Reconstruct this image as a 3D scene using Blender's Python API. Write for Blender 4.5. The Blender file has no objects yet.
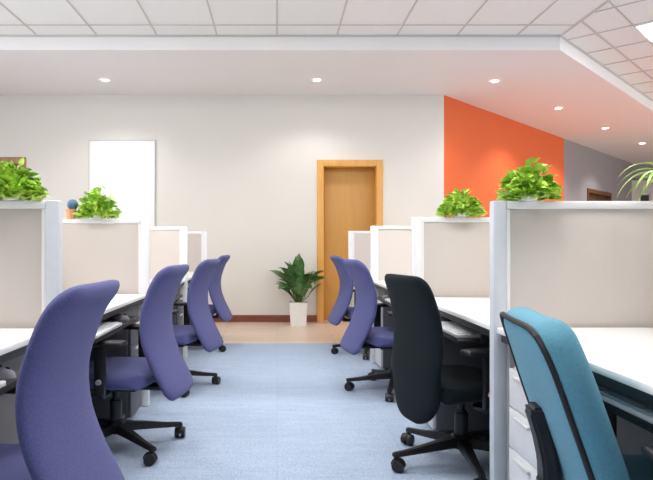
import bpy, bmesh, math, random
from mathutils import Vector, Matrix
PI = math.pi
R = math.radians
C = bpy.context.scene.collection
sc = bpy.context.scene

# ------------------------------------------------------------------ camera
cam = bpy.data.objects.new('camera', bpy.data.cameras.new('camera'))
C.objects.link(cam)
cam.location = (0, 0, 1.0)
cam.rotation_euler = (R(90), 0, 0)
cam.data.sensor_width = 36
cam.data.lens = 600 / 653 * 36
cam.data.shift_x = 49.5 / 653
cam.data.shift_y = 5 / 653
cam.data.clip_start = 0.05
sc.camera = cam
# ------------------------------------------------------------------ world, exposure
w = bpy.data.worlds.new('world'); sc.world = w; w.use_nodes = True
w.node_tree.nodes['Background'].inputs[0].default_value = (0.97, 0.98, 1.0, 1)
w.node_tree.nodes['Background'].inputs[1].default_value = 1.0
sc.view_settings.view_transform = 'Standard'
sc.view_settings.look = 'None'
sc.view_settings.exposure = 0.12
sc.view_settings.gamma = 1
sc.view_settings.use_curve_mapping = False
TROFFER = 13.5      # emission of the ceiling panels
DOWN_W = 28.0       # watt of each downlight

def fill_light(name, loc, size, rot, watts, col=(0.985, 0.985, 0.985)):
    L = bpy.data.lights.new(name, 'AREA'); L.shape = 'RECTANGLE'; L.size, L.size_y = size; L.energy = watts; L.color = col
    o = bpy.data.objects.new(name, L); bpy.context.scene.collection.objects.link(o); o.location = loc; o.rotation_euler = rot
fill_light('left_fill_light', (-4.56, 2.4, 1.75), (1.7, 5.0), (0, R(-90), 0), 80)  # added fill lamp on the left, brightens ceiling and soffit
fill_light('right_fill_light', (12.44, 4.0, 1.75), (1.7, 9.0), (0, R(90), 0), 250)  # added fill lamp on the right, out of view

# ------------------------------------------------------------------ materials
def lin(c):
    return tuple(((v / 255) / 12.92 if v / 255 <= 0.04045 else ((v / 255 + 0.055) / 1.055) ** 2.4) for v in c) + (1,)

def mat(name, rgb, rough=0.6, noise=None, bump=None, metal=0.0, sheen=0.0, spec=0.5, emit=None):
    """rgb in sRGB 0..255; noise=(scale, amount) varies the colour; bump=(scale, strength)"""
    m = bpy.data.materials.new(name); m.use_nodes = True
    nt = m.node_tree; b = nt.nodes['Principled BSDF']
    b.inputs['Base Color'].default_value = lin(rgb)
    b.inputs['Roughness'].default_value = rough
    b.inputs['Metallic'].default_value = metal
    b.inputs['Specular IOR Level'].default_value = spec
    if sheen:
        b.inputs['Sheen Weight'].default_value = sheen
        b.inputs['Sheen Roughness'].default_value = 0.5
    tc = nt.nodes.new('ShaderNodeTexCoord')
    if noise:
        n = nt.nodes.new('ShaderNodeTexNoise'); n.inputs['Scale'].default_value = noise[0]; n.inputs['Detail'].default_value = 3
        nt.links.new(tc.outputs['Object'], n.inputs['Vector'])
        r = nt.nodes.new('ShaderNodeValToRGB')
        a = noise[1]; c = lin(rgb)
        r.color_ramp.elements[0].position = 0.3; r.color_ramp.elements[1].position = 0.7
        r.color_ramp.elements[0].color = tuple(v * (1 - a) for v in c[:3]) + (1,)
        r.color_ramp.elements[1].color = tuple(min(1, v * (1 + a)) for v in c[:3]) + (1,)
        nt.links.new(n.outputs['Fac'], r.inputs['Fac']); nt.links.new(r.outputs['Color'], b.inputs['Base Color'])
    if bump:
        n2 = nt.nodes.new('ShaderNodeTexNoise'); n2.inputs['Scale'].default_value = bump[0]
        nt.links.new(tc.outputs['Object'], n2.inputs['Vector'])
        bp = nt.nodes.new('ShaderNodeBump'); bp.inputs['Strength'].default_value = bump[1]; bp.inputs['Distance'].default_value = 0.003
        nt.links.new(n2.outputs['Fac'], bp.inputs['Height']); nt.links.new(bp.outputs['Normal'], b.inputs['Normal'])
    if emit:
        b.inputs['Emission Color'].default_value = lin(emit[0]); b.inputs['Emission Strength'].default_value = emit[1]
    return m

def wood_mat(name, rgb, rgb2, rough=0.45, scale=(14, 14, 1.2)):
    m = mat(name, rgb, rough); nt = m.node_tree; b = nt.nodes['Principled BSDF']
    tc = nt.nodes.new('ShaderNodeTexCoord'); mp = nt.nodes.new('ShaderNodeMapping'); mp.inputs['Scale'].default_value = scale
    n = nt.nodes.new('ShaderNodeTexNoise'); n.inputs['Scale'].default_value = 2.2; n.inputs['Detail'].default_value = 5
    n.inputs['Distortion'].default_value = 0.6
    r = nt.nodes.new('ShaderNodeValToRGB'); r.color_ramp.elements[0].position = 0.32; r.color_ramp.elements[1].position = 0.68
    r.color_ramp.elements[0].color = lin(rgb); r.color_ramp.elements[1].color = lin(rgb2)
    nt.links.new(tc.outputs['Object'], mp.inputs['Vector']); nt.links.new(mp.outputs['Vector'], n.inputs['Vector'])
    nt.links.new(n.outputs['Fac'], r.inputs['Fac']); nt.links.new(r.outputs['Color'], b.inputs['Base Color'])
    return m

def plank_mat(name):
    m = wood_mat(name, (222, 198, 178), (234, 214, 198), 0.28, (1.2, 14, 14)); nt = m.node_tree; b = nt.nodes['Principled BSDF']
    src = b.inputs['Base Color'].links[0].from_socket
    br = nt.nodes.new('ShaderNodeTexBrick'); tc = nt.nodes.new('ShaderNodeTexCoord')
    nt.links.new(tc.outputs['Object'], br.inputs['Vector'])
    br.inputs['Scale'].default_value = 1.0; br.inputs['Brick Width'].default_value = 1.2; br.inputs['Row Height'].default_value = 0.19
    br.inputs['Mortar Size'].default_value = 0.003
    br.inputs['Color1'].default_value = (1, 1, 1, 1); br.inputs['Color2'].default_value = (0.86, 0.84, 0.82, 1); br.inputs['Mortar'].default_value = (0.55, 0.45, 0.38, 1)
    mx = nt.nodes.new('ShaderNodeMix'); mx.data_type = 'RGBA'; mx.blend_type = 'MULTIPLY'; mx.inputs['Factor'].default_value = 1
    nt.links.new(src, mx.inputs[6]); nt.links.new(br.outputs['Color'], mx.inputs[7])
    nt.links.new(mx.outputs[2], b.inputs['Base Color'])
    return m

def carpet_mat(name):
    m = mat(name, (150, 172, 204), 0.95, spec=0.15); nt = m.node_tree; b = nt.nodes['Principled BSDF']
    tc = nt.nodes.new('ShaderNodeTexCoord')
    fine = nt.nodes.new('ShaderNodeTexNoise'); fine.inputs['Scale'].default_value = 130; fine.inputs['Detail'].default_value = 4
    mp = nt.nodes.new('ShaderNodeMapping'); mp.inputs['Scale'].default_value = (1, 5, 1)
    mid = nt.nodes.new('ShaderNodeTexNoise'); mid.inputs['Scale'].default_value = 4; mid.inputs['Detail'].default_value = 6
    br = nt.nodes.new('ShaderNodeTexBrick'); br.inputs['Scale'].default_value = 1; br.offset = 0
    br.inputs['Brick Width'].default_value = 0.6; br.inputs['Row Height'].default_value = 0.6; br.inputs['Mortar Size'].default_value = 0.002
    br.inputs['Color1'].default_value = (1, 1, 1, 1); br.inputs['Color2'].default_value = (0.93, 0.93, 0.94, 1); br.inputs['Mortar'].default_value = (0.85, 0.85, 0.87, 1)
    nt.links.new(tc.outputs['Object'], fine.inputs['Vector']); nt.links.new(tc.outputs['Object'], mp.inputs['Vector'])
    nt.links.new(mp.outputs['Vector'], mid.inputs['Vector']); nt.links.new(tc.outputs['Object'], br.inputs['Vector'])
    add = nt.nodes.new('ShaderNodeMath'); add.operation = 'MULTIPLY_ADD'; add.inputs[1].default_value = 0.78
    nt.links.new(fine.outputs['Fac'], add.inputs[0])
    half = nt.nodes.new('ShaderNodeMath'); half.operation = 'MULTIPLY'; half.inputs[1].default_value = 0.22
    nt.links.new(mid.outputs['Fac'], half.inputs[0]); nt.links.new(half.outputs[0], add.inputs[2])
    r = nt.nodes.new('ShaderNodeValToRGB'); r.color_ramp.elements[0].position = 0.36; r.color_ramp.elements[1].position = 0.64
    r.color_ramp.elements[0].color = lin((152, 171, 198)); r.color_ramp.elements[1].color = lin((191, 205, 225))
    nt.links.new(add.outputs[0], r.inputs['Fac'])
    mx = nt.nodes.new('ShaderNodeMix'); mx.data_type = 'RGBA'; mx.blend_type = 'MULTIPLY'; mx.inputs['Factor'].default_value = 1
    nt.links.new(r.outputs['Color'], mx.inputs[6]); nt.links.new(br.outputs['Color'], mx.inputs[7])
    nt.links.new(mx.outputs[2], b.inputs['Base Color'])
    bp = nt.nodes.new('ShaderNodeBump'); bp.inputs['Strength'].default_value = 0.3; bp.inputs['Distance'].default_value = 0.004
    nt.links.new(fine.outputs['Fac'], bp.inputs['Height']); nt.links.new(bp.outputs['Normal'], b.inputs['Normal'])
    return m

def leaf_mat(name, dark, light, rough=0.4):
    m = wood_mat(name, dark, light, rough, (9, 9, 9)); b = m.node_tree.nodes['Principled BSDF']
    b.inputs['Subsurface Weight'].default_value = 0.0
    return m

M = dict(
    wall=mat('wall_paint', (229, 226, 220), 0.75, (1.5, 0.01)),
    soffit=mat('soffit_paint', (240, 237, 236), 0.8, (1.5, 0.01)),
    tile=mat('ceiling_tile', (241, 239, 235), 0.9, (60, 0.03), (90, 0.3)),
    tbar=mat('ceiling_grid_bar', (206, 199, 192), 0.6),
    orange=mat('orange_paint', (226, 106, 52), 0.7, (2, 0.02)),
    grey=mat('grey_wall_paint', (154, 150, 154), 0.7, (2, 0.02)),
    carpet=carpet_mat('blue_carpet'),
    plank=plank_mat('light_wood_floor'),
    skirting=wood_mat('red_brown_wood', (122, 66, 50), (140, 80, 62), 0.4, (1.5, 14, 14)),
    door=wood_mat('honey_wood', (200, 149, 76), (206, 156, 84), 0.4),
    doorframe=wood_mat('honey_wood_frame', (220, 162, 80), (230, 174, 96), 0.4),
    tandoor=wood_mat('tan_brown_wood', (158, 116, 88), (178, 136, 106), 0.4),
    darkdoor=wood_mat('dark_brown_wood', (82, 52, 30), (110, 72, 40), 0.4),
    steel=mat('brushed_steel', (180, 180, 184), 0.3, metal=1.0, noise=(40, 0.05)),
    panelframe=mat('white_panel_frame', (238, 238, 240), 0.35, (30, 0.01)),
    post=mat('silver_grey_post', (206, 210, 218), 0.35, (30, 0.02)),
    fabric=mat('beige_panel_fabric', (206, 197, 191), 0.95, (180, 0.02), (300, 0.12), spec=0.2),
    desk=mat('white_desktop', (242, 242, 242), 0.32, (20, 0.01)),
    black=mat('black_plastic', (24, 24, 27), 0.45, (50, 0.1)),
    blackmetal=mat('black_metal', (30, 30, 33), 0.4, (50, 0.1)),
    cabinet=mat('light_grey_metal', (222, 222, 226), 0.4, (30, 0.02)),
    darkbody=mat('dark_grey_metal', (84, 84, 90), 0.45, (30, 0.03)),
    knob=mat('grey_knob_plastic', (150, 152, 158), 0.4, (50, 0.05)),
    purple=mat('purple_upholstery', (90, 92, 140), 0.9, (160, 0.10), (260, 0.35), sheen=0.08, spec=0.2),
    blackfab=mat('black_upholstery', (14, 25, 31), 0.9, (160, 0.15), (260, 0.35), sheen=0.03, spec=0.2),
    teal=mat('teal_upholstery', (94, 150, 172), 0.85, (160, 0.08), (260, 0.35), sheen=0.1, spec=0.2),
    piping=mat('black_piping', (18, 22, 28), 0.6, (80, 0.1)),
    keys=mat('white_keyboard_plastic', (226, 228, 232), 0.4, (80, 0.02)),
    pad=mat('grey_mouse_pad', (128, 128, 138), 0.7, (120, 0.06)),
    board=mat('white_board', (250, 250, 252), 0.25, (3, 0.005), spec=0.6),
    alu=mat('pale_aluminium', (205, 206, 208), 0.35, (40, 0.02)),
    pot=mat('white_ceramic', (236, 236, 234), 0.3, (10, 0.02)),
    terracotta=mat('orange_ceramic', (222, 160, 112), 0.55, (20, 0.06)),
    blue=mat('blue_ceramic', (70, 110, 140), 0.4, (20, 0.06)),
    soil=mat('dark_soil', (58, 44, 34), 0.95, (60, 0.3), (60, 0.6)),
    leaf=leaf_mat('bright_green_leaf', (122, 180, 34), (206, 234, 104)),
    leafdark=leaf_mat('dark_green_leaf', (52, 92, 46), (98, 144, 82), 0.35),
    leafpale=leaf_mat('pale_striped_leaf', (120, 168, 60), (206, 222, 150)),
    stem=mat('green_stem', (86, 118, 50), 0.6, (30, 0.1)),
    glow=mat('lamp_diffuser', (255, 255, 255), 0.5, emit=((255, 252, 246), TROFFER)),
    glowspot=mat('downlight_bulb', (255, 255, 255), 0.5, emit=((255, 250, 240), 30)),
    glass=mat('dark_window_glass', (52, 60, 62), 0.1, (4, 0.1)),
)

# ------------------------------------------------------------------ mesh helpers
def box(bm, x0, x1, y0, y1, z0, z1, bev=0.0, seg=2, mtx=None):
    x0, x1 = sorted((x0, x1)); y0, y1 = sorted((y0, y1)); z0, z1 = sorted((z0, z1))
    t = bmesh.new()
    r = bmesh.ops.create_cube(t, size=1)
    for v in t.verts:
        v.co = Vector(((x0 + x1) / 2 + v.co.x * (x1 - x0), (y0 + y1) / 2 + v.co.y * (y1 - y0), (z0 + z1) / 2 + v.co.z * (z1 - z0)))
    if bev:
        bmesh.ops.bevel(t, geom=list(t.edges), offset=min(bev, 0.49 * min(x1 - x0, y1 - y0, z1 - z0)), segments=seg, affect='EDGES', profile=0.5)
    merge(bm, t, mtx)

def merge(bm, t, mtx=None):
    if mtx is not None: t.transform(mtx)
    me = bpy.data.meshes.new('tmp'); t.to_mesh(me); t.free(); bm.from_mesh(me); bpy.data.meshes.remove(me)

def cyl(bm, p0, p1, r0, r1=None, n=20):
    r1 = r0 if r1 is None else r1
    p0 = Vector(p0); p1 = Vector(p1); d = p1 - p0
    t = bmesh.new()
    bmesh.ops.create_cone(t, cap_ends=True, segments=n, radius1=r0, radius2=r1, depth=d.length)
    q = d.to_track_quat('Z', 'Y').to_matrix().to_4x4()
    merge(bm, t, Matrix.Translation((p0 + p1) / 2) @ q)

def lathe(bm, prof, n=28, mtx=None, close=True):
    t = bmesh.new(); rings = []
    for r, z in prof:
        rings.append([t.verts.new((max(r, 1e-4) * math.cos(2 * PI * k / n), max(r, 1e-4) * math.sin(2 * PI * k / n), z)) for k in range(n)])
    for a, b in zip(rings, rings[1:]):
        for k in range(n):
            t.faces.new((a[k], a[(k + 1) % n], b[(k + 1) % n], b[k]))
    if close:
        t.faces.new(list(reversed(rings[0]))); t.faces.new(rings[-1])
    merge(bm, t, mtx)

def tube(bm, pts, rad, n=8, closed=False):
    pts = [Vector(p) for p in pts]; N = len(pts); t = bmesh.new(); rings = []
    up = Vector((0, 0, 1))
    for i, p in enumerate(pts):
        a = pts[(i - 1) % N] if (closed or i > 0) else p
        b = pts[(i + 1) % N] if (closed or i < N - 1) else p
        d = (b - a).normalized()
        u = up if abs(d.dot(up)) < 0.95 else Vector((1, 0, 0))
        s = d.cross(u).normalized(); v = s.cross(d).normalized()
        rr = rad[i] if isinstance(rad, (list, tuple)) else rad
        rings.append([t.verts.new(p + s * rr * math.cos(2 * PI * k / n) + v * rr * math.sin(2 * PI * k / n)) for k in range(n)])
    rng = range(N) if closed else range(N - 1)
    for i in rng:
        a, b = rings[i], rings[(i + 1) % N]
        # pick best rotation for closed loops whose frame flips
        off = min(range(n), key=lambda o: (a[0].co - b[o].co).length)
        same = (a[1].co - b[(off + 1) % n].co).length < (a[1].co - b[(off - 1) % n].co).length
        for k in range(n):
            if same: t.faces.new((a[k], a[(k + 1) % n], b[(k + 1 + off) % n], b[(k + off) % n]))
            else: t.faces.new((a[k], a[(k + 1) % n], b[(off - k - 1) % n], b[(off - k) % n]))
    if not closed:
        t.faces.new(list(reversed(rings[0]))); t.faces.new(rings[-1])
    merge(bm, t)

def obj(name, bm, m, parent=None, smooth=True, loc=None, rotz=0.0):
    bmesh.ops.recalc_face_normals(bm, faces=list(bm.faces))
    me = bpy.data.meshes.new(name); bm.to_mesh(me); bm.free()
    if smooth:
        for p in me.polygons: p.use_smooth = True
        try: me.set_sharp_from_angle(angle=R(38))
        except Exception: pass
    o = bpy.data.objects.new(name, me); C.objects.link(o)
    for x in (m if isinstance(m, (list, tuple)) else [m]): me.materials.append(x)
    if parent is not None: o.parent = parent
    if loc is not None: o.location = loc
    o.rotation_euler.z = rotz
    return o

def tag(o, label, cat, group=None, kind=None):
    o['label'] = label; o['category'] = cat
    if group: o['group'] = group
    if kind: o['kind'] = kind
    return o

def thing(name, label, cat, loc=(0, 0, 0), rotz=0.0, group=None):
    o = bpy.data.objects.new(name, None); C.objects.link(o); o.empty_display_size = 0.1
    o.location = loc; o.rotation_euler = (0, 0, rotz)
    return tag(o, label, cat, group)

def struct(name, bm, m, label=None, cat=None, smooth=False):
    o = obj(name, bm, m, None, smooth); o['kind'] = 'structure'
    if label: tag(o, label, cat)
    return o

def dup(root, parent=None):
    c = root.copy(); C.objects.link(c); c.parent = parent
    for ch in list(root.children): dup(ch, c)
    return c

def prism(bm, pts, z0, z1):
    t = bmesh.new()
    a = [t.verts.new((x, y, z0)) for x, y in pts]; b = [t.verts.new((x, y, z1)) for x, y in pts]
    n = len(pts)
    t.faces.new(list(reversed(a))); t.faces.new(b)
    for k in range(n): t.faces.new((a[k], a[(k + 1) % n], b[(k + 1) % n], b[k]))
    merge(bm, t)

# ------------------------------------------------------------------ the setting
CEIL = 3.10; SOF = 2.95
DX, DY = 0.695, 0.719                      # direction of the slanting wall and soffit edge
BW = 7.80                                  # back wall
WX = 2.17                                  # where the slanting wall starts
GX, GY = WX + DX * 4.447, BW + DY * 4.447  # orange ends, grey starts
EX, EY = 8.46, BW + (8.46 - WX) * DY / DX  # end of the grey wall
FARY = EY + 0.7
CX, CY = 2.83, 6.0                         # corner of the soffit edge
XL, XR = -4.6, 12.5
XE = CX + (FARY + .2 - CY) * DX / DY
YB = -3.6

bm = bmesh.new(); box(bm, XL, XR, YB, FARY + .1, -0.1, 0.0)
struct('floor', bm, M['plank'], 'light wood plank floor behind and under the blue carpet', 'floor')
bm = bmesh.new(); box(bm, XL, XR, YB, 6.06, 0.0, 0.006)
o = struct('floor_carpet', bm, M['carpet'], 'pale blue office carpet covering the aisle between the desks', 'carpet')

# back wall with two door openings
D1 = (0.52, 1.375, 2.105); D2 = (-4.14, -3.26, 2.14)    # x0, x1, top of each opening incl. frame
bm = bmesh.new(); T = 0.30
for x0, x1, z0, z1 in ((XL, D2[0], 0, SOF), (D2[0], D2[1], D2[2], SOF), (D2[1], D1[0], 0, SOF), (D1[0], D1[1], D1[2], SOF), (D1[1], WX, 0, SOF)):
    box(bm, x0, x1, BW, BW + T, z0, z1)
struct('wall_back', bm, M['wall'], 'pale off-white plaster back wall with the two wooden doors', 'wall')

def slab(bm, a, b, z0, z1, t=0.2, n=(-DY, DX)):
    prism(bm, [a, b, (b[0] + n[0] * t, b[1] + n[1] * t), (a[0] + n[0] * t, a[1] + n[1] * t)], z0, z1)
bm = bmesh.new(); slab(bm, (WX, BW), (GX, GY), 0, SOF)
struct('wall_orange', bm, M['orange'], 'slanting bright orange painted wall', 'wall')
# grey wall with the brown door opening
t0, t1 = 5.75, 7.36
pt = lambda t: (WX + DX * t, BW + DY * t)
bm = bmesh.new(); slab(bm, (GX, GY), pt(t0), 0, SOF); slab(bm, pt(t0), pt(t1), 2.13, SOF); slab(bm, pt(t1), (EX, EY), 0, SOF)
struct('wall_grey', bm, M['grey'], 'grey painted wall continuing beyond the orange one', 'wall')
bm = bmesh.new()
box(bm, EX - .14, EX, EY, FARY + .1, 0, SOF)
box(bm, EX, 9.06, FARY, FARY + .2, 0, SOF); box(bm, 9.06, 9.34, FARY, FARY + .2, 2.30, SOF); box(bm, 9.06, 9.34, FARY, FARY + .2, 0, 0.9)
box(bm, 9.34, XR, FARY, FARY + .2, 0, SOF)
struct('wall_far', bm, M['wall'], 'white wall far away at the right edge', 'wall')
bm = bmesh.new(); box(bm, EX, XE - 1.2, FARY - .5, FARY - .001, 2.62, SOF - .001)
struct('trim_1', bm, M['grey'], 'grey beam under the ceiling in the far right corner', 'beam')
o = bpy.data.objects.new('window_1', None); C.objects.link(o); o.location = (9.20, FARY, .9); tag(o, 'small dark window in the far white wall at the right', 'window', kind='structure')
bm = bmesh.new()
for a in ((-.14, -.11, 0, 1.40), (.11, .14, 0, 1.38), (-.11, .11, 0, .03), (-.11, .11, 1.35, 1.38)): box(bm, a[0], a[1], -.005, .06, a[2], a[3])
obj('window_frame', bm, M['alu'], o, False)
bm = bmesh.new(); box(bm, -.11, .11, .02, .03, .03, 1.35); obj('pane', bm, M['glass'], o, False)
def added_window_wall(name, wname, x0, x1, xin, y0, y1, yend, label, wlabel):  # side wall with an unseen window, added to bring in light
    bm = bmesh.new()
    box(bm, x0, x1, YB, y0, 0, CEIL + .1); box(bm, x0, x1, y1, yend, 0, CEIL + .1)
    box(bm, x0, x1, y0, y1, 0, .85); box(bm, x0, x1, y0, y1, 2.65, CEIL + .1)
    struct(name, bm, M['wall'], label, 'wall')
    o = bpy.data.objects.new(wname, None); C.objects.link(o); o.location = ((x0 + x1) / 2, y0, .85); tag(o, wlabel, 'window', kind='structure')
    bm = bmesh.new(); L = y1 - y0
    box(bm, -.03, .03, 0, L, 0, .05); box(bm, -.03, .03, 0, L, 1.75, 1.8)
    n = 6
    for k in range(n + 1):
        yy = min(L - .05, L * k / n); box(bm, -.03, .03, yy, yy + .05, .05, 1.75)
    obj('window_frame', bm, M['alu'], o, False)
added_window_wall('wall_left', 'added_window_left', XL - .2, XL, XL, -.1, 4.9, BW + T, 'pale side wall left of the desks, with an added long window', 'unseen long window added to the left side wall for light')
added_window_wall('wall_right', 'added_window_right', XR, XR + .2, XR, -.5, 8.5, FARY + .2, 'pale side wall far to the right, with an added long window', 'unseen long window added to the right side wall for light')
bm = bmesh.new(); box(bm, XL - .2, XR + .2, YB - .2, YB, 0, CEIL + .1); struct('wall_rear', bm, M['wall'], 'pale wall behind the camera', 'wall')

# tiled ceiling: slab, then its grid bars
cend = ((XE - CX) / DX)
bm = bmesh.new()
prism(bm, [(XL, YB), (XR, YB), (XR, FARY + .2), (XE, FARY + .2), (CX, CY), (XL, CY)], CEIL, CEIL + .08)
struct('ceiling', bm, M['tile'], 'white suspended ceiling of square mineral tiles', 'ceiling')
bm = bmesh.new(); bw = 0.011; zt = CEIL - .006
k = -7
bw = .008
while 0.6 * k < CX:
    x = 0.6 * k; k += 1
    box(bm, x - bw, x + bw, YB, CY - .001, zt, CEIL)
y = CY - .28
while y > YB:
    box(bm, XL, CX + .02, y - bw, y + bw, zt, CEIL); y -= 0.6
box(bm, CX, CX + .03, YB, CY - .02, zt, CEIL)
# slanting field right of the corner: rows run along d, cross bars along p
d = Vector((DX, DY, 0)); p = Vector((DY, -DX, 0)); o0 = Vector((2.96, 5.73, 0))
def bar(a, b, hw=bw):
    # clip against x > CX and the room box
    a = Vector(a); b = Vector(b); s = b - a; t0, t1 = 0.0, 1.0
    for lo, c0, dc in ((CX + .03, a.x, s.x), (-XR, -a.x, -s.x), (YB, a.y, s.y)):
        if abs(dc) < 1e-9:
            if c0 < lo: return
            continue
        t = (lo - c0) / dc
        if dc > 0: t0 = max(t0, t)
        else: t1 = min(t1, t)
    if t1 <= t0: return
    A = a + s * t0; B = a + s * t1; u = (B - A).normalized(); n = Vector((-u.y, u.x, 0)) * hw
    prism(bm, [(A - n)[:2], (B - n)[:2], (B + n)[:2], (A + n)[:2]], zt, CEIL)
for j, b in enumerate([0.0, 0.32] + [0.32 + 0.6 * i for i in range(1, 22)]):
    bar(o0 + p * b - d * 14, o0 + p * b + d * 14, bw * 1.3 if j == 0 else bw)
for i in range(-16, 24):
    a = o0 + d * (0.3 + 0.6 * i)
    bar(a - p * 0.27, a + p * 15)
struct('ceiling_grid', bm, M['tbar'], 'thin grey metal grid bars between the ceiling tiles', 'ceiling grid')
# soffit: one block with a downlight-lit underside
bm = bmesh.new()
prism(bm, [(XL, CY), (CX, CY), (XE, FARY + .2), (EX - .1, FARY + .2), (EX - .14, EY + .02), (WX - .1, BW + T), (XL, BW + T)], SOF, CEIL + .08)
struct('ceiling_soffit', bm, M['soffit'], 'smooth white dropped soffit with round downlights', 'ceiling')
bm = bmesh.new(); box(bm, XL, CX + .01, CY - .012, CY - .001, CEIL - .02, CEIL - .001)
slab(bm, (CX, CY - .014), (XE, CY - .014 + cend * DY), CEIL - .02, CEIL - .001, 0.012)
struct('trim_2', bm, M['tbar'], 'thin grey shadow gap trim where the tiles meet the soffit', 'trim')

# baseboards
bm = bmesh.new(); box(bm, XL, D2[0], BW - .018, BW, 0, .09, .004); box(bm, D2[1], D1[0], BW - .018, BW, 0, .09, .004); box(bm, D1[1], WX, BW - .018, BW, 0, .09, .004)
struct('baseboard_back', bm, M['skirting'], 'red-brown wooden skirting along the foot of the back wall', 'baseboard')

# doors
def door(name, x0, x1, top, frame_m, leaf_m, label, depth=.20, fw=.085, extra=None):
    o = bpy.data.objects.new(name, None); C.objects.link(o); o.location = ((x0 + x1) / 2, BW, 0)
    tag(o, label, 'door', kind='structure'); h = (x1 - x0) / 2
    bm = bmesh.new()
    box(bm, -h, -h + fw, -.02, depth, 0, top, .004); box(bm, h - fw, h, -.02, depth, 0, top, .004); box(bm, -h + fw, h - fw, -.02, depth, top - fw, top, .004)
    obj('door_frame', bm, frame_m, o)
    bm = bmesh.new(); box(bm, -h + fw, h - fw, depth - .05, depth, .005, top - fw, .003)
    leaf = obj('door_leaf', bm, leaf_m, o)
    bm = bmesh.new(); x = h - fw - .07
    cyl(bm, (x, depth - .06, 1.0), (x, depth - .05, 1.0), .026); cyl(bm, (x, depth - .105, 1.0), (x, depth - .06, 1.0), .009)
    box(bm, x - .11, x + .01, depth - .112, depth - .096, .991, 1.009, .004)
    obj('door_handle', bm, M['steel'], leaf)
    return o
door('door_1', D1[0], D1[1], D1[2], M['doorframe'], M['door'], 'honey-coloured wooden door in a deep frame beside the tall potted plant')
door('door_2', D2[0], D2[1], D2[2], M['tandoor'], M['tandoor'], 'brown wooden door top at the left edge, behind the leafy plant')
# brown double door in the grey wall
o = bpy.data.objects.new('door_3', None); C.objects.link(o); o.location = (*pt(t0), 0); o.rotation_euler.z = math.atan2(DY, DX)
tag(o, 'dark brown double door in the grey wall', 'door', kind='structure')
W3 = t1 - t0; bm = bmesh.new()
for a in ((0, .08, 0, 2.13), (W3 - .08, W3, 0, 2.13), (.08, W3 - .08, 2.05, 2.13)): box(bm, a[0], a[1], -.02, .14, a[2], a[3], .004)
obj('door_frame', bm, M['darkdoor'], o)
for a, b in ((.082, W3 / 2 - .002), (W3 / 2 + .002, W3 - .082)):
    bm = bmesh.new(); box(bm, a, b, .06, .10, .005, 2.048, .003); obj('door_leaf', bm, M['darkdoor'], o)

# ------------------------------------------------------------------ ceiling lamps
def troffer(loc, rotz, label, group='square ceiling light panels', lx=.6, ly=.6):
    t = thing('ceiling_light', label, 'ceiling light', loc, rotz, group)
    bm = bmesh.new(); f = .02
    box(bm, 0, lx, 0, f, -.014, 0); box(bm, 0, lx, ly - f, ly, -.014, 0); box(bm, 0, f, f, ly - f, -.014, 0); box(bm, lx - f, lx, f, ly - f, -.014, 0)
    obj('light_frame', bm, M['panelframe'], t, False)
    bm = bmesh.new(); box(bm, f, lx - f, f, ly - f, -.010, 0); obj('diffuser', bm, M['glow'], t, False)
    return t
a = o0 + p * 0.32 + d * 0.3
troffer((a.x, a.y, CEIL - .006), math.atan2(-DX, DY), 'bright square light panel in the tiled ceiling at the top right corner', None, 1.2, .6)
for x in (-3.6, -1.8, 0.0, 1.8, 4.2):
    for y in (1.32, 3.72):
        troffer((x, y, CEIL - .006), 0, 'long flat light panel in the tiled ceiling above the desks', 'ceiling light panels above the desks', 1.2 if y < 9 else .6, .6)

def downlight(x, y, label, grp=None, k=1.0):
    t = thing('downlight', label, 'downlight', (x, y, SOF), 0, grp)
    bm = bmesh.new(); lathe(bm, [(.040, -.001), (.040, -.006), (.055, -.008), (.062, -.004), (.062, -.001)], 28, close=False); obj('trim_ring', bm, M['panelframe'], t)
    bm = bmesh.new(); cyl(bm, (0, 0, -.006), (0, 0, -.001), .042); obj('bulb', bm, M['glowspot'], t)
    L = bpy.data.lights.new('downlight_beam', 'SPOT'); L.energy = DOWN_W * (3.0 if x > 3 else 1.0); L.spot_size = R(128); L.spot_blend = .6; L.shadow_soft_size = .04; L.color = (1, .96, .91)
    lo = bpy.data.objects.new('downlight_beam', L); C.objects.link(lo); lo.parent = t; lo.location = (0, 0, -.02)
for x, y, l in ((-2.03, 7.09, 'round downlight in the soffit above the white board, leftmost of all'), (0.47, 7.09, 'round downlight in the soffit nearly above the honey-coloured door'),
                (2.59, 7.13, 'round downlight in the soffit just before the orange wall begins'), (4.01, 8.54, 'round downlight in the soffit above the middle of the orange wall'),
                (5.47, 10.0, 'round downlight in the soffit where orange wall turns grey'), (7.0, 11.5, 'farthest round downlight, above the grey wall by the trailing plant')):
    downlight(x, y, l)

# ------------------------------------------------------------------ board on the back wall
t = thing('whiteboard', 'tall blank white board mounted on the back wall', 'whiteboard', (-2.01, BW, 1.3))
bm = bmesh.new(); box(bm, -.42, .42, -.022, -.004, -1.04, 1.05, .002); obj('board_surface', bm, M['board'], t)
bm = bmesh.new()
for a in ((-.432, -.42, -1.052, 1.062), (.42, .432, -1.052, 1.062), (-.42, .42, 1.05, 1.062), (-.42, .42, -1.052, -1.04)): box(bm, a[0], a[1], -.028, 0, a[2], a[3], .002)
obj('board_frame', bm, M['alu'], t)
for o in t.children: o.location.z = 0
t.scale = (1, 1, 1)

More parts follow.
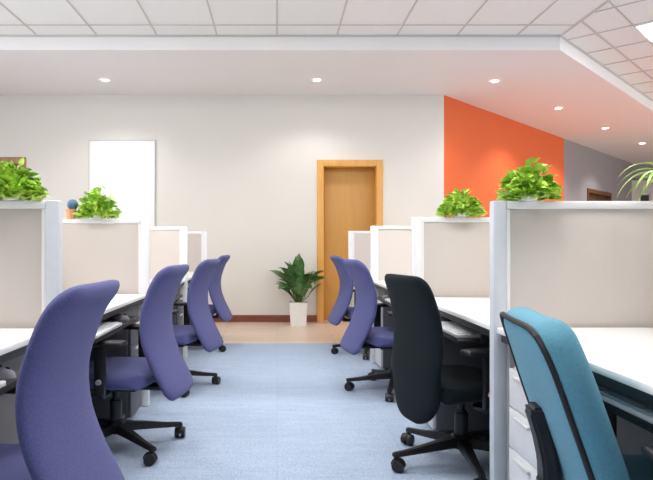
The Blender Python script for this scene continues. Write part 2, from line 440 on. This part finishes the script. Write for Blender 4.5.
# ------------------------------------------------------------------ partitions
PH = 1.162; XP = 0.790; XS = 1.53
PY = {-1: [2.17, 3.69, 5.26, 6.76], 1: [2.19, 3.48, 5.05, 6.62]}
def partition(s, y, label, group, pm):
    """panel standing across the desks from the aisle to the spine"""
    t = thing('partition_panel', label, 'partition', (s * XP, y, .006 if y < 6.0 else 0), 0, group)
    h = PH - .006; L = XS - XP - .025
    bm = bmesh.new(); box(bm, 0, s * .05, 0, .045, 0, h, .006); obj('end_post', bm, pm, t)
    bm = bmesh.new()
    box(bm, s * .05, s * L, .003, .042, h - .03, h - .001, .004); box(bm, s * .05, s * .065, .006, .039, .05, h - .03, .003)
    box(bm, s * (L - .03), s * L, .006, .039, .05, h - .03, .003); box(bm, s * .065, s * (L - .03), .006, .039, .05, .08, .003)
    obj('panel_frame', bm, M['panelframe'], t)
    bm = bmesh.new(); box(bm, s * .065, s * (L - .03), .010, .035, .08, h - .03, .002); obj('fabric_infill', bm, M['fabric'], t)
    for fx in (.03, L - .05):
        bm = bmesh.new(); box(bm, s * fx, s * (fx + .03), .010, .035, 0, .05, .003) if fx > .1 else cyl(bm, (s * .08, .022, 0), (s * .08, .022, .05), .012)
        obj('foot', bm, M['post'], t)
names = {-1: ['nearest left beige partition panel, beside the big purple chair', 'second left partition panel, with plant and orange pot on top', 'third left partition panel counted from the camera', 'farthest left partition panel, nearest the back wall'],
         1: ['nearest right beige partition panel, behind the teal chair', 'second right partition panel, behind the black chair', 'third right partition panel, the middle one before the door', 'farthest right partition panel, overlapping the honey door']}
for s in (-1, 1):
    for i, y in enumerate(PY[s]):
        partition(s, y, names[s][i], 'cross partition panels between the desks', M['post'] if i == 0 else M['panelframe'])
    t = thing('spine_partition', 'long low beige partition along the back of the %s desks' % ('left' if s < 0 else 'right'), 'partition', (s * XS, 0.60, 0.006), 0, 'long spine partitions')
    y1 = PY[s][3] + .045 - .60; h = PH - .012; bm = bmesh.new()
    box(bm, -.02, .02, 0, y1, h - .03, h, .004); box(bm, -.02, .02, 0, .03, 0, h - .03, .003); box(bm, -.02, .02, y1 - .03, y1, 0, h - .03, .003); box(bm, -.02, .02, .03, y1 - .03, 0, .05, .003)
    obj('panel_frame', bm, M['panelframe'], t)
    bm = bmesh.new(); box(bm, -.014, .014, .03, y1 - .03, .05, h - .03); obj('fabric_infill', bm, M['fabric'], t)

# ------------------------------------------------------------------ desks with trays, pedestals, keyboards
DT = 0.70
def desk(s, y0, y1, label, kl, pl, ml, grey_pad):
    t = thing('office_desk', label, 'desk', (s * .80, y0, .006), 0, 'white desks in the two rows')
    L = y1 - y0; Dp = .70; z = DT - .006
    bm = bmesh.new(); box(bm, 0, s * Dp, 0, L, z - .022, z, .005); obj('desktop', bm, M['desk'], t)
    bm = bmesh.new(); box(bm, s * .012, s * .04, .01, L - .01, z - .052, z - .0225, .003); box(bm, s * .60, s * .64, .01, L - .01, z - .06, z - .0225, .003)
    obj('frame_beam', bm, M['blackmetal'], t)
    bm = bmesh.new(); box(bm, s * .64, s * .66, .02, L - .02, .12, z - .0225, .003); obj('modesty_panel', bm, M['blackmetal'], t)
    for yy in (.025, L - .065):
        bm = bmesh.new(); box(bm, s * .08, s * .62, yy + .005, yy + .035, .0, .035, .005); box(bm, s * .30, s * .38, yy + .005, yy + .035, .03, z - .05, .005); box(bm, s * .041, s * .60, yy + .008, yy + .032, z - .05, z - .023, .003)
        obj('leg', bm, M['blackmetal'], t)
    # sliding keyboard tray (pushed further in where the teal chair stands)
    ko = .065 if (s > 0 and y0 < 1) else 0.0
    k0, k1 = (.62 if y0 < 1 else .30), (L - .30 if y0 < 1 else min(L - .34, 1.05))
    bm = bmesh.new(); box(bm, s * (ko - .04), s * (ko + .30), k0, k1, z - .115, z - .103, .003)
    box(bm, s * (ko - .04), s * (ko - .036), k0, k1, z - .103, z - .095, .001)
    obj('keyboard_tray', bm, M['blackmetal'], t)
    for yy in (k0 - .012, k1 + .001):
        bm = bmesh.new(); box(bm, s * .06, s * .34, yy, yy + .011, z - .115, z - .0226, .002); obj('tray_bracket', bm, M['blackmetal'], t)
    zt = DT - .103
    kb = thing('keyboard', kl, 'keyboard', (s * (.80 + .03 + ko), y0 + k0 + .05 + .21, zt), 0, 'white keyboards on the desk trays')
    bm = bmesh.new(); box(bm, -.06, .06, -.21, .21, 0, .018, .005); obj('keyboard_body', bm, M['keys'], kb)
    bm = bmesh.new()
    for r in range(5):
        for c in range(18):
            box(bm, -.05 + r * .02, -.034 + r * .02, -.20 + c * .0222, -.182 + c * .0222, .018, .022)
    obj('keys', bm, M['keys'], kb, False)
    if ml:
        m = thing('mouse', ml, 'computer mouse', (s * (.80 + .04 + ko), y0 + k1 - .045, zt), 0, 'computer mice on the desk trays')
        bm = bmesh.new(); tt = bmesh.new(); bmesh.ops.create_uvsphere(tt, u_segments=16, v_segments=10, radius=1)
        for v in tt.verts: v.co = Vector((v.co.x * .05, v.co.y * .029, max(v.co.z, 0) * .032))
        merge(bm, tt); obj('mouse_shell', bm, M['pad'], m)
        bm = bmesh.new(); cyl(bm, (-s * .022, -.003, .026), (-s * .022, .003, .026), .008, n=12); obj('scroll_wheel', bm, M['black'], m)
    # pedestal at the far end
    q = thing('drawer_pedestal', pl, 'pedestal', (s * .81, y0 + .08 if (s < 0 and y0 < 1) else y1 - .36, .006), 0, 'drawer pedestals under the desks')
    bodym = M['cabinet'] if (s > 0 and y0 < 1) else M['darkbody']
    H = .57; bm = bmesh.new(); box(bm, s * .02, s * .45, 0, .275, .03, H, .004); obj('cabinet_body', bm, bodym, q)
    for a, b in ((.035, .29), (.295, .43), (.435, .565)):
        bm = bmesh.new(); box(bm, 0, s * .0195, .006, .269, a, b, .003); dr = obj('drawer', bm, M['cabinet'] if s > 0 else M['darkbody'], q)
        bm = bmesh.new(); box(bm, -s * .012, -s * .0002, .09, .205, b - .03, b - .018, .003); obj('drawer_handle', bm, M['alu'], dr)
    for px in (.05, .40):
        for py in (.03, .245):
            bm = bmesh.new(); cyl(bm, (s * px, py, 0), (s * px, py, .03), .014, n=14); obj('pedestal_foot', bm, M['black'], q)

side = {-1: 'left', 1: 'right'}
where = [{-1: 'at the nearest purple chair, lower left', 1: 'in front of the teal chair'},
         {-1: 'at the second purple chair on the left', 1: 'in front of the black chair'},
         {-1: 'at the third purple chair on the left', 1: 'in front of the nearer right-hand purple chair'},
         {-1: 'at the farthest purple chair on the left', 1: 'in front of the farther right-hand purple chair'}]
for s in (-1, 1):
    edges = [0.62] + PY[s]
    for i in range(4):
        y0 = edges[i] + (.049 if i else 0); y1 = edges[i + 1] - .004
        wh = where[i][s]
        desk(s, y0, y1, 'white-topped desk with black frame ' + wh, 'white keyboard on the desk tray ' + wh,
             ('white' if s > 0 and i == 0 else 'dark grey pedestal with pale drawer fronts' if s > 0 else 'all dark grey') + (' drawer pedestal ' if s < 0 or i == 0 else ' ') + wh, 'grey computer mouse ' + wh, False)

# ------------------------------------------------------------------ chairs (local: facing +X, back at -X)
def lerp_prof(prof, z):
    # catmull-rom-ish smooth interpolation through (z, x)
    n = len(prof)
    for i in range(n - 1):
        if z <= prof[i + 1][0] or i == n - 2:
            z0, x0 = prof[i]; z1, x1 = prof[i + 1]
            t = (z - z0) / (z1 - z0)
            m0 = (prof[i + 1][1] - prof[i - 1][1]) / (prof[i + 1][0] - prof[i - 1][0]) if i > 0 else (x1 - x0) / (z1 - z0)
            m1 = (prof[i + 2][1] - x0) / (prof[i + 2][0] - z0) if i < n - 2 else (x1 - x0) / (z1 - z0)
            m0 *= (z1 - z0); m1 *= (z1 - z0); t2 = t * t; t3 = t2 * t
            return (2 * t3 - 3 * t2 + 1) * x0 + (t3 - 2 * t2 + t) * m0 + (-2 * t3 + 3 * t2) * x1 + (t3 - t2) * m1

def back_surface(prof, wid, ctop, cbot, curve):
    """returns f(u, v) -> centre-surface point and half width function"""
    z0, z1 = prof[0][0], prof[-1][0]; H = z1 - z0
    def hw(z):
        w_ = lerp_prof(wid, z); dt = z1 - z; db = z - z0
        if dt < ctop: w_ -= ctop * (1 - math.sqrt(max(0, 1 - (1 - dt / ctop) ** 2)))
        if db < cbot: w_ -= cbot * (1 - math.sqrt(max(0, 1 - (1 - db / cbot) ** 2)))
        return w_
    def f(u, v):
        # v clustered at the ends so that the corners stay round
        vv = 0.5 - 0.5 * math.cos(PI * v); z = z0 + H * vv; W = hw(z)
        y = u * W
        return Vector((lerp_prof(prof, z) + curve * (y / wid[len(wid) // 2][1]) ** 2, y, z))
    return f

def make_back(prof, wid, thick, ctop=.07, cbot=.10, curve=.02, NU=26, NV=44, ex=7):
    f = back_surface(prof, wid, ctop, cbot, curve)
    bm = bmesh.new()
    def nrm(u, v):
        e = 1e-3; a = f(min(1, u + e), v) - f(max(-1, u - e), v)
        v0 = min(max(v, .04), .96); b = f(u, v0 + e) - f(u, v0 - e)
        a = Vector((a.x, max(a.y, 1e-6), a.z))
        n = a.cross(b); n.normalize()
        return n
    grids = []
    for sgn in (1, -1):
        g = []
        for j in range(NV + 1):
            row = []
            for i in range(NU + 1):
                u = math.sin((i / NU - .5) * PI); v = j / NV
                vv = 0.5 - 0.5 * math.cos(PI * v); ev = abs(2 * vv - 1)
                e = (max(0, 1 - abs(u) ** ex) * max(0, 1 - ev ** 22)) ** .5
                p_ = f(u, v); n = nrm(u, v)
                if n.x < 0: n = -n
                row.append(bm.verts.new(p_ + n * sgn * thick / 2 * e))
            g.append(row)
        grids.append(g)
        for j in range(NV):
            for i in range(NU):
                bm.faces.new((g[j][i], g[j][i + 1], g[j + 1][i + 1], g[j + 1][i]))
    bmesh.ops.remove_doubles(bm, verts=list(bm.verts), dist=.0004)
    return bm, f

def make_seat(mtl, parent, top=.445, L=.47, W=.48, back=-.225):
    bm = bmesh.new(); NU, NV = 26, 26
    def pt_(a, b, sgn):
        # a along x (-1..1), b along y; superellipse plan
        x = a * math.sqrt(max(0, 1 - b * b / 2)) if False else a
        X = back + L / 2 + a * L / 2; Y = b * W / 2
        r = (abs(a) ** 5 + abs(b) ** 5)
        sc_ = 1 / max(1, r ** .2) if r > 1 else 1
        X = back + L / 2 + a * sc_ * L / 2; Y = b * sc_ * W / 2
        ed = max(abs(a), abs(b)); e = max(0, 1 - ed ** 8) ** .5
        zc = top - .04 - .035 * max(0, a) ** 3 + .010 * (b * b)
        return Vector((X, Y, zc + sgn * .042 * e))
    for sgn in (1, -1):
        g = [[bm.verts.new(pt_(math.sin((i / NU - .5) * PI), math.sin((j / NV - .5) * PI), sgn)) for i in range(NU + 1)] for j in range(NV + 1)]
        for j in range(NV):
            for i in range(NU): bm.faces.new((g[j][i], g[j][i + 1], g[j + 1][i + 1], g[j + 1][i]))
    bmesh.ops.remove_doubles(bm, verts=list(bm.verts), dist=.0004)
    return obj('seat', bm, mtl, parent)

def make_chair(name, label, cat, fabric, style='task', seat_top=.405):
    t = thing(name, label, cat)
    r = .325
    base_bm = bmesh.new()
    lathe(base_bm, [(.03, .075), (.045, .08), (.047, .125), (.036, .14), (.03, .14)], 24)
    for k in range(5):
        a = 2 * PI * k / 5; ca, sa = math.cos(a), math.sin(a)
        rot = Matrix.Rotation(a, 4, 'Z')
        tt = bmesh.new(); secs = [(.03, .030, .085, .128), (.14, .024, .078, .112), (.25, .018, .068, .092), (r + .012, .015, .062, .082)]
        rings = []
        for x, hwid, za, zb in secs:
            rings.append([tt.verts.new((x, -hwid, za)), tt.verts.new((x, hwid, za)), tt.verts.new((x, hwid * .8, zb)), tt.verts.new((x, -hwid * .8, zb))])
        for A, B in zip(rings, rings[1:]):
            for q in range(4): tt.faces.new((A[q], A[(q + 1) % 4], B[(q + 1) % 4], B[q]))
        tt.faces.new(list(reversed(rings[0]))); tt.faces.new(rings[-1])
        bmesh.ops.bevel(tt, geom=list(tt.edges), offset=.004, segments=2, affect='EDGES')
        merge(base_bm, tt, rot)
    base = obj('wheel_base', base_bm, M['black'], t)
    for k in range(5):
        a = 2 * PI * k / 5; bm = bmesh.new()
        sw = a + 1.1 + .7 * k                                        # casters swivel freely
        px, py = r * math.cos(a), r * math.sin(a); ax = Vector((-math.sin(sw), math.cos(sw), 0)); fw = Vector((math.cos(sw), math.sin(sw), 0))
        c = Vector((px, py, .029)) + fw * .012
        for sg in (-1, 1):
            cyl(bm, c + ax * sg * .006, c + ax * sg * .025, .029, .026, 20)
        cyl(bm, (px, py, .03), (px, py, .066), .008, n=12)
        hood = bmesh.new(); rings = []
        for q in range(9):
            an = PI * q / 8
            for_w = fw * math.cos(an) * .033; up_ = Vector((0, 0, math.sin(an) * .033))
            rings.append([hood.verts.new(c + for_w + up_ - ax * .007), hood.verts.new(c + for_w + up_ + ax * .007)])
        ctr = [hood.verts.new(c - ax * .007), hood.verts.new(c + ax * .007)]
        for q in range(8):
            hood.faces.new((rings[q][0], rings[q][1], rings[q + 1][1], rings[q + 1][0]))
            hood.faces.new((ctr[0], rings[q][0], rings[q + 1][0])); hood.faces.new((ctr[1], rings[q + 1][1], rings[q][1]))
        merge(bm, hood)
        obj('caster', bm, M['black'], base)
    bm = bmesh.new(); lathe(bm, [(.03, .10), (.03, .235), (.024, .24), (.024, .245)], 20); cyl(bm, (0, 0, .24), (0, 0, .30), .016)
    obj('gas_column', bm, M['black'], t)
    bm = bmesh.new(); box(bm, -.13, .10, -.075, .075, .292, .329, .01); box(bm, -.02, .02, -.18, .18, .302, .319, .004)
    obj('tilt_mechanism', bm, M['black'], t)
    bm = bmesh.new(); tube(bm, [(.02, .07, .31), (.03, .17, .305), (.035, .225, .295)], .006); box(bm, .018, .052, .22, .27, .289, .301, .005)
    obj('height_lever', bm, M['black'], t)
    make_seat(fabric, t, seat_top)
    if style == 'task' or style == 'slim':
        prof = [(.28, -.350), (.36, -.308), (.45, -.262), (.55, -.228), (.66, -.222), (.76, -.248), (.84, -.285), (.893, -.335)]
        wid = [(.28, .185), (.45, .192), (.60, .197), (.75, .195), (.893, .188)]
        if style == 'slim':
            prof = [(.215, -.245), (.34, -.240), (.46, -.245), (.56, -.235), (.66, -.24), (.76, -.262), (.82, -.285), (.860, -.310)]
            wid = [(.215, .16), (.34, .195), (.50, .210), (.70, .205), (.860, .185)]
        bm, f = make_back(prof, wid, .054, .05, .13 if style == 'slim' else .045, .016)
        back = obj('backrest', bm, fabric, t)
        bm = bmesh.new(); box(bm, -.25, -.10, -.045, .045, .298, .32, .006)
        tube(bm, [(-.225, 0, .31), (-.245, 0, .34), (-.240, 0, .40)], .02)
        obj('back_bracket', bm, M['black'], t)
    else:
        prof = [(.28, -.190), (.43, -.205), (.53, -.235), (.63, -.268), (.72, -.296), (.818, -.328)]
        wid = [(.28, .215), (.43, .235), (.58, .238), (.71, .230), (.818, .200)]
        bm, f = make_back(prof, wid, .088, .05, .09, .018, ex=16)
        back = obj('backrest', bm, fabric, t)
        # black welt round the rear shell, a little inside the outline
        bm = bmesh.new(); pts = []
        for i in range(61): pts.append((-1 + 2 * i / 60, 1))
        uv = []
        for k in range(97):
            a = 2 * PI * k / 96
            ca, sa = math.cos(a), math.sin(a); m_ = (abs(ca) ** 7 + abs(sa) ** 7) ** (1 / 7)
            uv.append((ca / m_, sa / m_))
        pts = []
        for u, v in uv[:-1]:
            q = f(u * .935, .5 + v * .43); pts.append(q + Vector((-.040, 0, -.008)))
        tube(bm, pts, .0075, 8, closed=True)
        obj('piping', bm, M['piping'], back)
        bm = bmesh.new()
        tube(bm, [(-.10, 0, .31), (-.22, 0, .305), (-.275, 0, .32), (-.283, 0, .40)], .022)
        pr = [(.34, -.275), (.44, -.278), (.51, -.292), (.568, -.310)]
        tt = bmesh.new(); rings = []
        for z_, x_ in pr + [(.585, -.303)]:
            ww = .036 if z_ < .6 else .02
            rings.append([tt.verts.new((x_ + .022, -ww, z_)), tt.verts.new((x_ + .022, ww, z_)), tt.verts.new((x_ - .018, ww, z_)), tt.verts.new((x_ - .018, -ww, z_))])
        for A, B in zip(rings, rings[1:]):
            for q in range(4): tt.faces.new((A[q], A[(q + 1) % 4], B[(q + 1) % 4], B[q]))
        tt.faces.new(list(reversed(rings[0]))); tt.faces.new(rings[-1])
        bmesh.ops.bevel(tt, geom=list(tt.edges), offset=.008, segments=3, affect='EDGES'); merge(bm, tt)
        obj('back_bracket', bm, M['black'], t)
    for sg in (-1, 1):
        bm = bmesh.new(); y = sg * .268
        tube(bm, [(-.04, sg * .17, .31), (-.04, sg * .235, .31), (-.04, sg * .262, .34)], .014)
        box(bm, -.066, -.014, y - .012, y + .012, .325, .548, .008)
        arm = obj('armrest', bm, M['black'], t)
        bm = bmesh.new(); box(bm, -.155, .085, y - .036, y + .036, .545, .569, .011, 3); obj('arm_pad', bm, M['black'], arm)
        bm = bmesh.new(); cyl(bm, (-.04, y + sg * .010, .385), (-.04, y + sg * .024, .385), .013, .011, 16); obj('adjuster_knob', bm, M['knob'], arm)
    return t

def place(t, x, y, yaw, base_world):
    t.location = (x, y, .006 if y < 6.06 else 0); t.rotation_euler = (0, 0, yaw)
    for c in t.children:
        if c.name.startswith('wheel_base'): c.rotation_euler = (0, 0, R(base_world) - yaw)

G = 'purple office chairs along the aisle'
purple = make_chair('office_chair', 'big purple swivel chair at lower left, nearest the camera', 'office chair', M['purple'])
purple['group'] = G
place(purple, -.780, 1.565, R(180 - 3), 10)
for x, y, yaw, b, l in ((-.79, 2.94, 180 - 8, 27, 'second purple swivel chair on the left, its wheels and armrest visible'),
                        (-.755, 4.2, 180 - 10, 12, 'third purple swivel chair on the left side of the aisle'),
                        (-.80, 5.74, 180 - 7, -30, 'farthest purple swivel chair on the left, near the back wall'),
                        (.81, 4.1, 9, 36, 'nearer purple swivel chair on the right, just beyond the black chair'),
                        (.84, 5.5, 7, 41, 'farther purple swivel chair on the right, in front of the honey door')):
    c = dup(purple); c['label'] = l; place(c, x, y, R(yaw), b)
blk = make_chair('office_chair', 'black fabric swivel chair on the right side of the aisle', 'office chair', M['blackfab'], 'slim')
place(blk, .835, 2.72, R(15), 51)
tl = make_chair('office_chair', 'teal swivel chair with black piping at lower right', 'office chair', M['teal'], 'shell', .40)
place(tl, .965, 1.49, R(-9), 54)

# ------------------------------------------------------------------ plants
def leaf_blade(bm, base, dirv, L, W, droop, seg=4, fold=.25, twist=0.0):
    """a pointed leaf strip with a folded midrib that droops along its length"""
    dirv = Vector(dirv).normalized(); h = Vector((dirv.x, dirv.y, 0))
    if h.length < .05: h = Vector((1, 0, 0))
    h.normalize(); s = Vector((-h.y, h.x, 0)); s = (Matrix.Rotation(twist, 4, dirv) @ s)
    p_ = Vector(base); dv = dirv.copy(); rows = []
    for i in range(seg + 1):
        t = i / seg; wv = W * math.sin(PI * min(.97, (.06 + .94 * t) ** .8)) if i < seg else W * .02
        up = s.cross(dv)
        if up.z < 0: up = -up
        rows.append((bm.verts.new(p_ - s * wv / 2 + up * wv * fold), bm.verts.new(p_), bm.verts.new(p_ + s * wv / 2 + up * wv * fold)))
        p_ = p_ + dv * (L / seg); dv = (dv + Vector((0, 0, -droop / seg))).normalized()
    for a, b in zip(rows, rows[1:]):
        bm.faces.new((a[0], a[1], b[1], b[0])); bm.faces.new((a[1], a[2], b[2], b[1]))

def bushy(label, x, y, z, wx, hz, seed, n=150, wy=None, loc_pot=True, group='leafy green plants on the partitions', leaf=.036):
    rnd = random.Random(seed); wy = wy or wx * .8
    t = thing('potted_plant', label, 'plant', (x, y, z), 0, group)
    bm = bmesh.new(); lathe(bm, [(.030, 0), (.033, .002), (.038, .026), (.041, .030), (.038, .034), (.035, .030), (.030, .025)], 24, close=True)
    obj('pot', bm, M['pot'], t)
    bm = bmesh.new(); cyl(bm, (0, 0, .023), (0, 0, .028), .033); obj('soil', bm, M['soil'], t)
    fb = bmesh.new(); sb = bmesh.new()
    for i in range(26):
        a = rnd.uniform(0, 2 * PI); q = rnd.uniform(.1, .75)
        e = Vector((math.cos(a) * wx * q, math.sin(a) * wy * q, .05 + hz * rnd.uniform(.25, .8) * (1.1 - q * .5)))
        tube(sb, [(0, 0, .04), (e.x * .4, e.y * .4, .04 + e.z * .6), e], [.003, .0022, .0012], 5)
    obj('stems', sb, M['stem'], t)
    lumps = [(rnd.uniform(0, 2 * PI), rnd.uniform(.25, .75)) for _ in range(7)]
    for i in range(n):
        a = rnd.uniform(0, 2 * PI); q = math.sqrt(rnd.uniform(0, 1))
        lump = 1 + .16 * sum(math.cos(a * (k + 2) + l[0]) * l[1] for k, l in enumerate(lumps[:4]))
        top = math.sqrt(max(0, 1 - q ** 2.4)) * hz * lump
        fr = 1 - rnd.uniform(0, 1) ** 1.6
        zz = (.024 if q < .4 else .002) + fr * max(.02, top - .03)
        b = Vector((math.cos(a) * wx * q * .9 * lump, math.sin(a) * wy * q * .9, zz))
        dv = Vector((math.cos(a) * (.3 + q), math.sin(a) * (.3 + q), rnd.uniform(-.2, .9))) + Vector([rnd.uniform(-.7, .7) for _ in range(3)])
        if zz < .05 and dv.z < 0: dv.z *= -1
        L = leaf * rnd.uniform(.7, 1.3)
        leaf_blade(fb, b, dv, L, L * .75, rnd.uniform(.2, .8) * min(1, zz / .05), 3, .15, rnd.uniform(-.8, .8))
    o = obj('foliage', fb, M['leaf'], t); o['kind'] = 'stuff'
    return t
zc = PH
bushy('leafy bright green plant on the nearest left partition', -.965, 2.193, zc, .100, .115, 3, 620, .08)
bushy('leafy bright green plant beside the small orange pot', -1.115, 3.713, zc, .115, .165, 5, 620, .09)
bushy('leafy bright green plant on the second right partition, before the orange wall', 1.07, 3.503, zc, .122, .145, 8, 620, .09)
bushy('leafy bright green plant on the nearest right partition post end', .925, 2.213, zc, .084, .122, 11, 620, .085)

# orange pot with a small blue ornament ball on the second left partition
t = thing('flower_pot', 'small orange pot with blue glazed ball, left of the second partition plant', 'pot', (-1.275, 3.713, zc))
bm = bmesh.new(); lathe(bm, [(.022, 0), (.026, .003), (.030, .050), (.033, .053), (.033, .060), (.029, .060), (.024, .046)], 24); obj('pot', bm, M['terracotta'], t)
bm = bmesh.new(); tt = bmesh.new(); bmesh.ops.create_uvsphere(tt, u_segments=20, v_segments=12, radius=.033); merge(bm, tt, Matrix.Translation((.010, 0, .088)))
obj('glazed_ball', bm, M['blue'], t)

# trailing striped plant at the right frame edge
t = thing('spider_plant', 'plant with long arching pale-striped leaves at right frame edge', 'plant', (1.475, 2.213, zc))
bm = bmesh.new(); lathe(bm, [(.034, 0), (.038, .002), (.046, .070), (.050, .074), (.046, .08), (.042, .074), (.034, .06)], 24); obj('pot', bm, M['pot'], t)
bm = bmesh.new(); cyl(bm, (0, 0, .058), (0, 0, .068), .040); obj('soil', bm, M['soil'], t)
rnd = random.Random(4)
for i in range(22):
    a = 2 * PI * i / 22 + rnd.uniform(-.12, .12); el = rnd.uniform(.9, 1.9)
    if i == 11: a, el = PI, 1.75
    bm = bmesh.new(); leaf_blade(bm, (.01 * math.cos(a), .01 * math.sin(a), .06), (math.cos(a), math.sin(a), el), rnd.uniform(.20, .27), .022, rnd.uniform(2.4, 3.4), 12, .2)
    obj('leaf', bm, M['leafpale'], t)

# floor plant in white square planter
t = thing('potted_plant', 'dark green broad-leaved plant in white square planter by the door', 'plant', (.265, 7.50, 0))
bm = bmesh.new(); tt = bmesh.new()
secs = [(.095, 0), (.112, .27), (.112, .29), (.098, .29), (.094, .25)]; rings = []
for hw_, z_ in secs: rings.append([tt.verts.new((sx * hw_, sy * hw_, z_)) for sx, sy in ((-1, -1), (1, -1), (1, 1), (-1, 1))])
for A, B in zip(rings, rings[1:]):
    for q in range(4): tt.faces.new((A[q], A[(q + 1) % 4], B[(q + 1) % 4], B[q]))
tt.faces.new(list(reversed(rings[0]))); tt.faces.new(rings[-1])
bmesh.ops.bevel(tt, geom=[e for e in tt.edges if abs(e.verts[0].co.z - e.verts[1].co.z) > .1], offset=.008, segments=2, affect='EDGES'); merge(bm, tt)
obj('planter', bm, M['pot'], t)
bm = bmesh.new(); box(bm, -.088, .088, -.088, .088, .251, .262); obj('soil', bm, M['soil'], t)
rnd = random.Random(21)
sb = bmesh.new(); fb = bmesh.new()
for i in range(34):
    a = rnd.uniform(0, 2 * PI); q = rnd.uniform(.02, .19); hh = rnd.uniform(.02, .34) * (1 - q * 1.2)
    e = Vector((math.cos(a) * q, math.sin(a) * q * .8, .30 + hh))
    tube(sb, [(e.x * .15, e.y * .15, .26), (e.x * .55, e.y * .55, .27 + hh * .7), e], [.006, .005, .0035], 6)
    leaf_blade(fb, e, (math.cos(a) * (.35 + q * 3), math.sin(a) * (.35 + q * 3), rnd.uniform(.5, 1.6) - q * 2), rnd.uniform(.22, .30), rnd.uniform(.11, .15), rnd.uniform(.4, 1.3), 6, .14, rnd.uniform(-.5, .5))
for i, (tx, ty, tz, L) in enumerate(((-.02, -.03, .62, .27), (.02, -.05, .56, .26), (-.09, -.03, .52, .25), (.13, -.02, .48, .25))):
    tube(sb, [(0, 0, .26), (tx * .6, ty * .6, .26 + (tz - .3) * .5), (tx * .9, ty, tz)], [.008, .006, .004], 6)
    leaf_blade(fb, (tx * .9, ty, tz - .02), (tx * 2, ty * 2 - .1, 1), L, .12, .35, 6, .14, rnd.uniform(-.8, .8))
for v in list(sb.verts) + list(fb.verts):
    v.co.y = min(v.co.y, .25)
obj('stems', sb, M['stem'], t)
obj('foliage', fb, M['leafdark'], t)['kind'] = 'stuff'
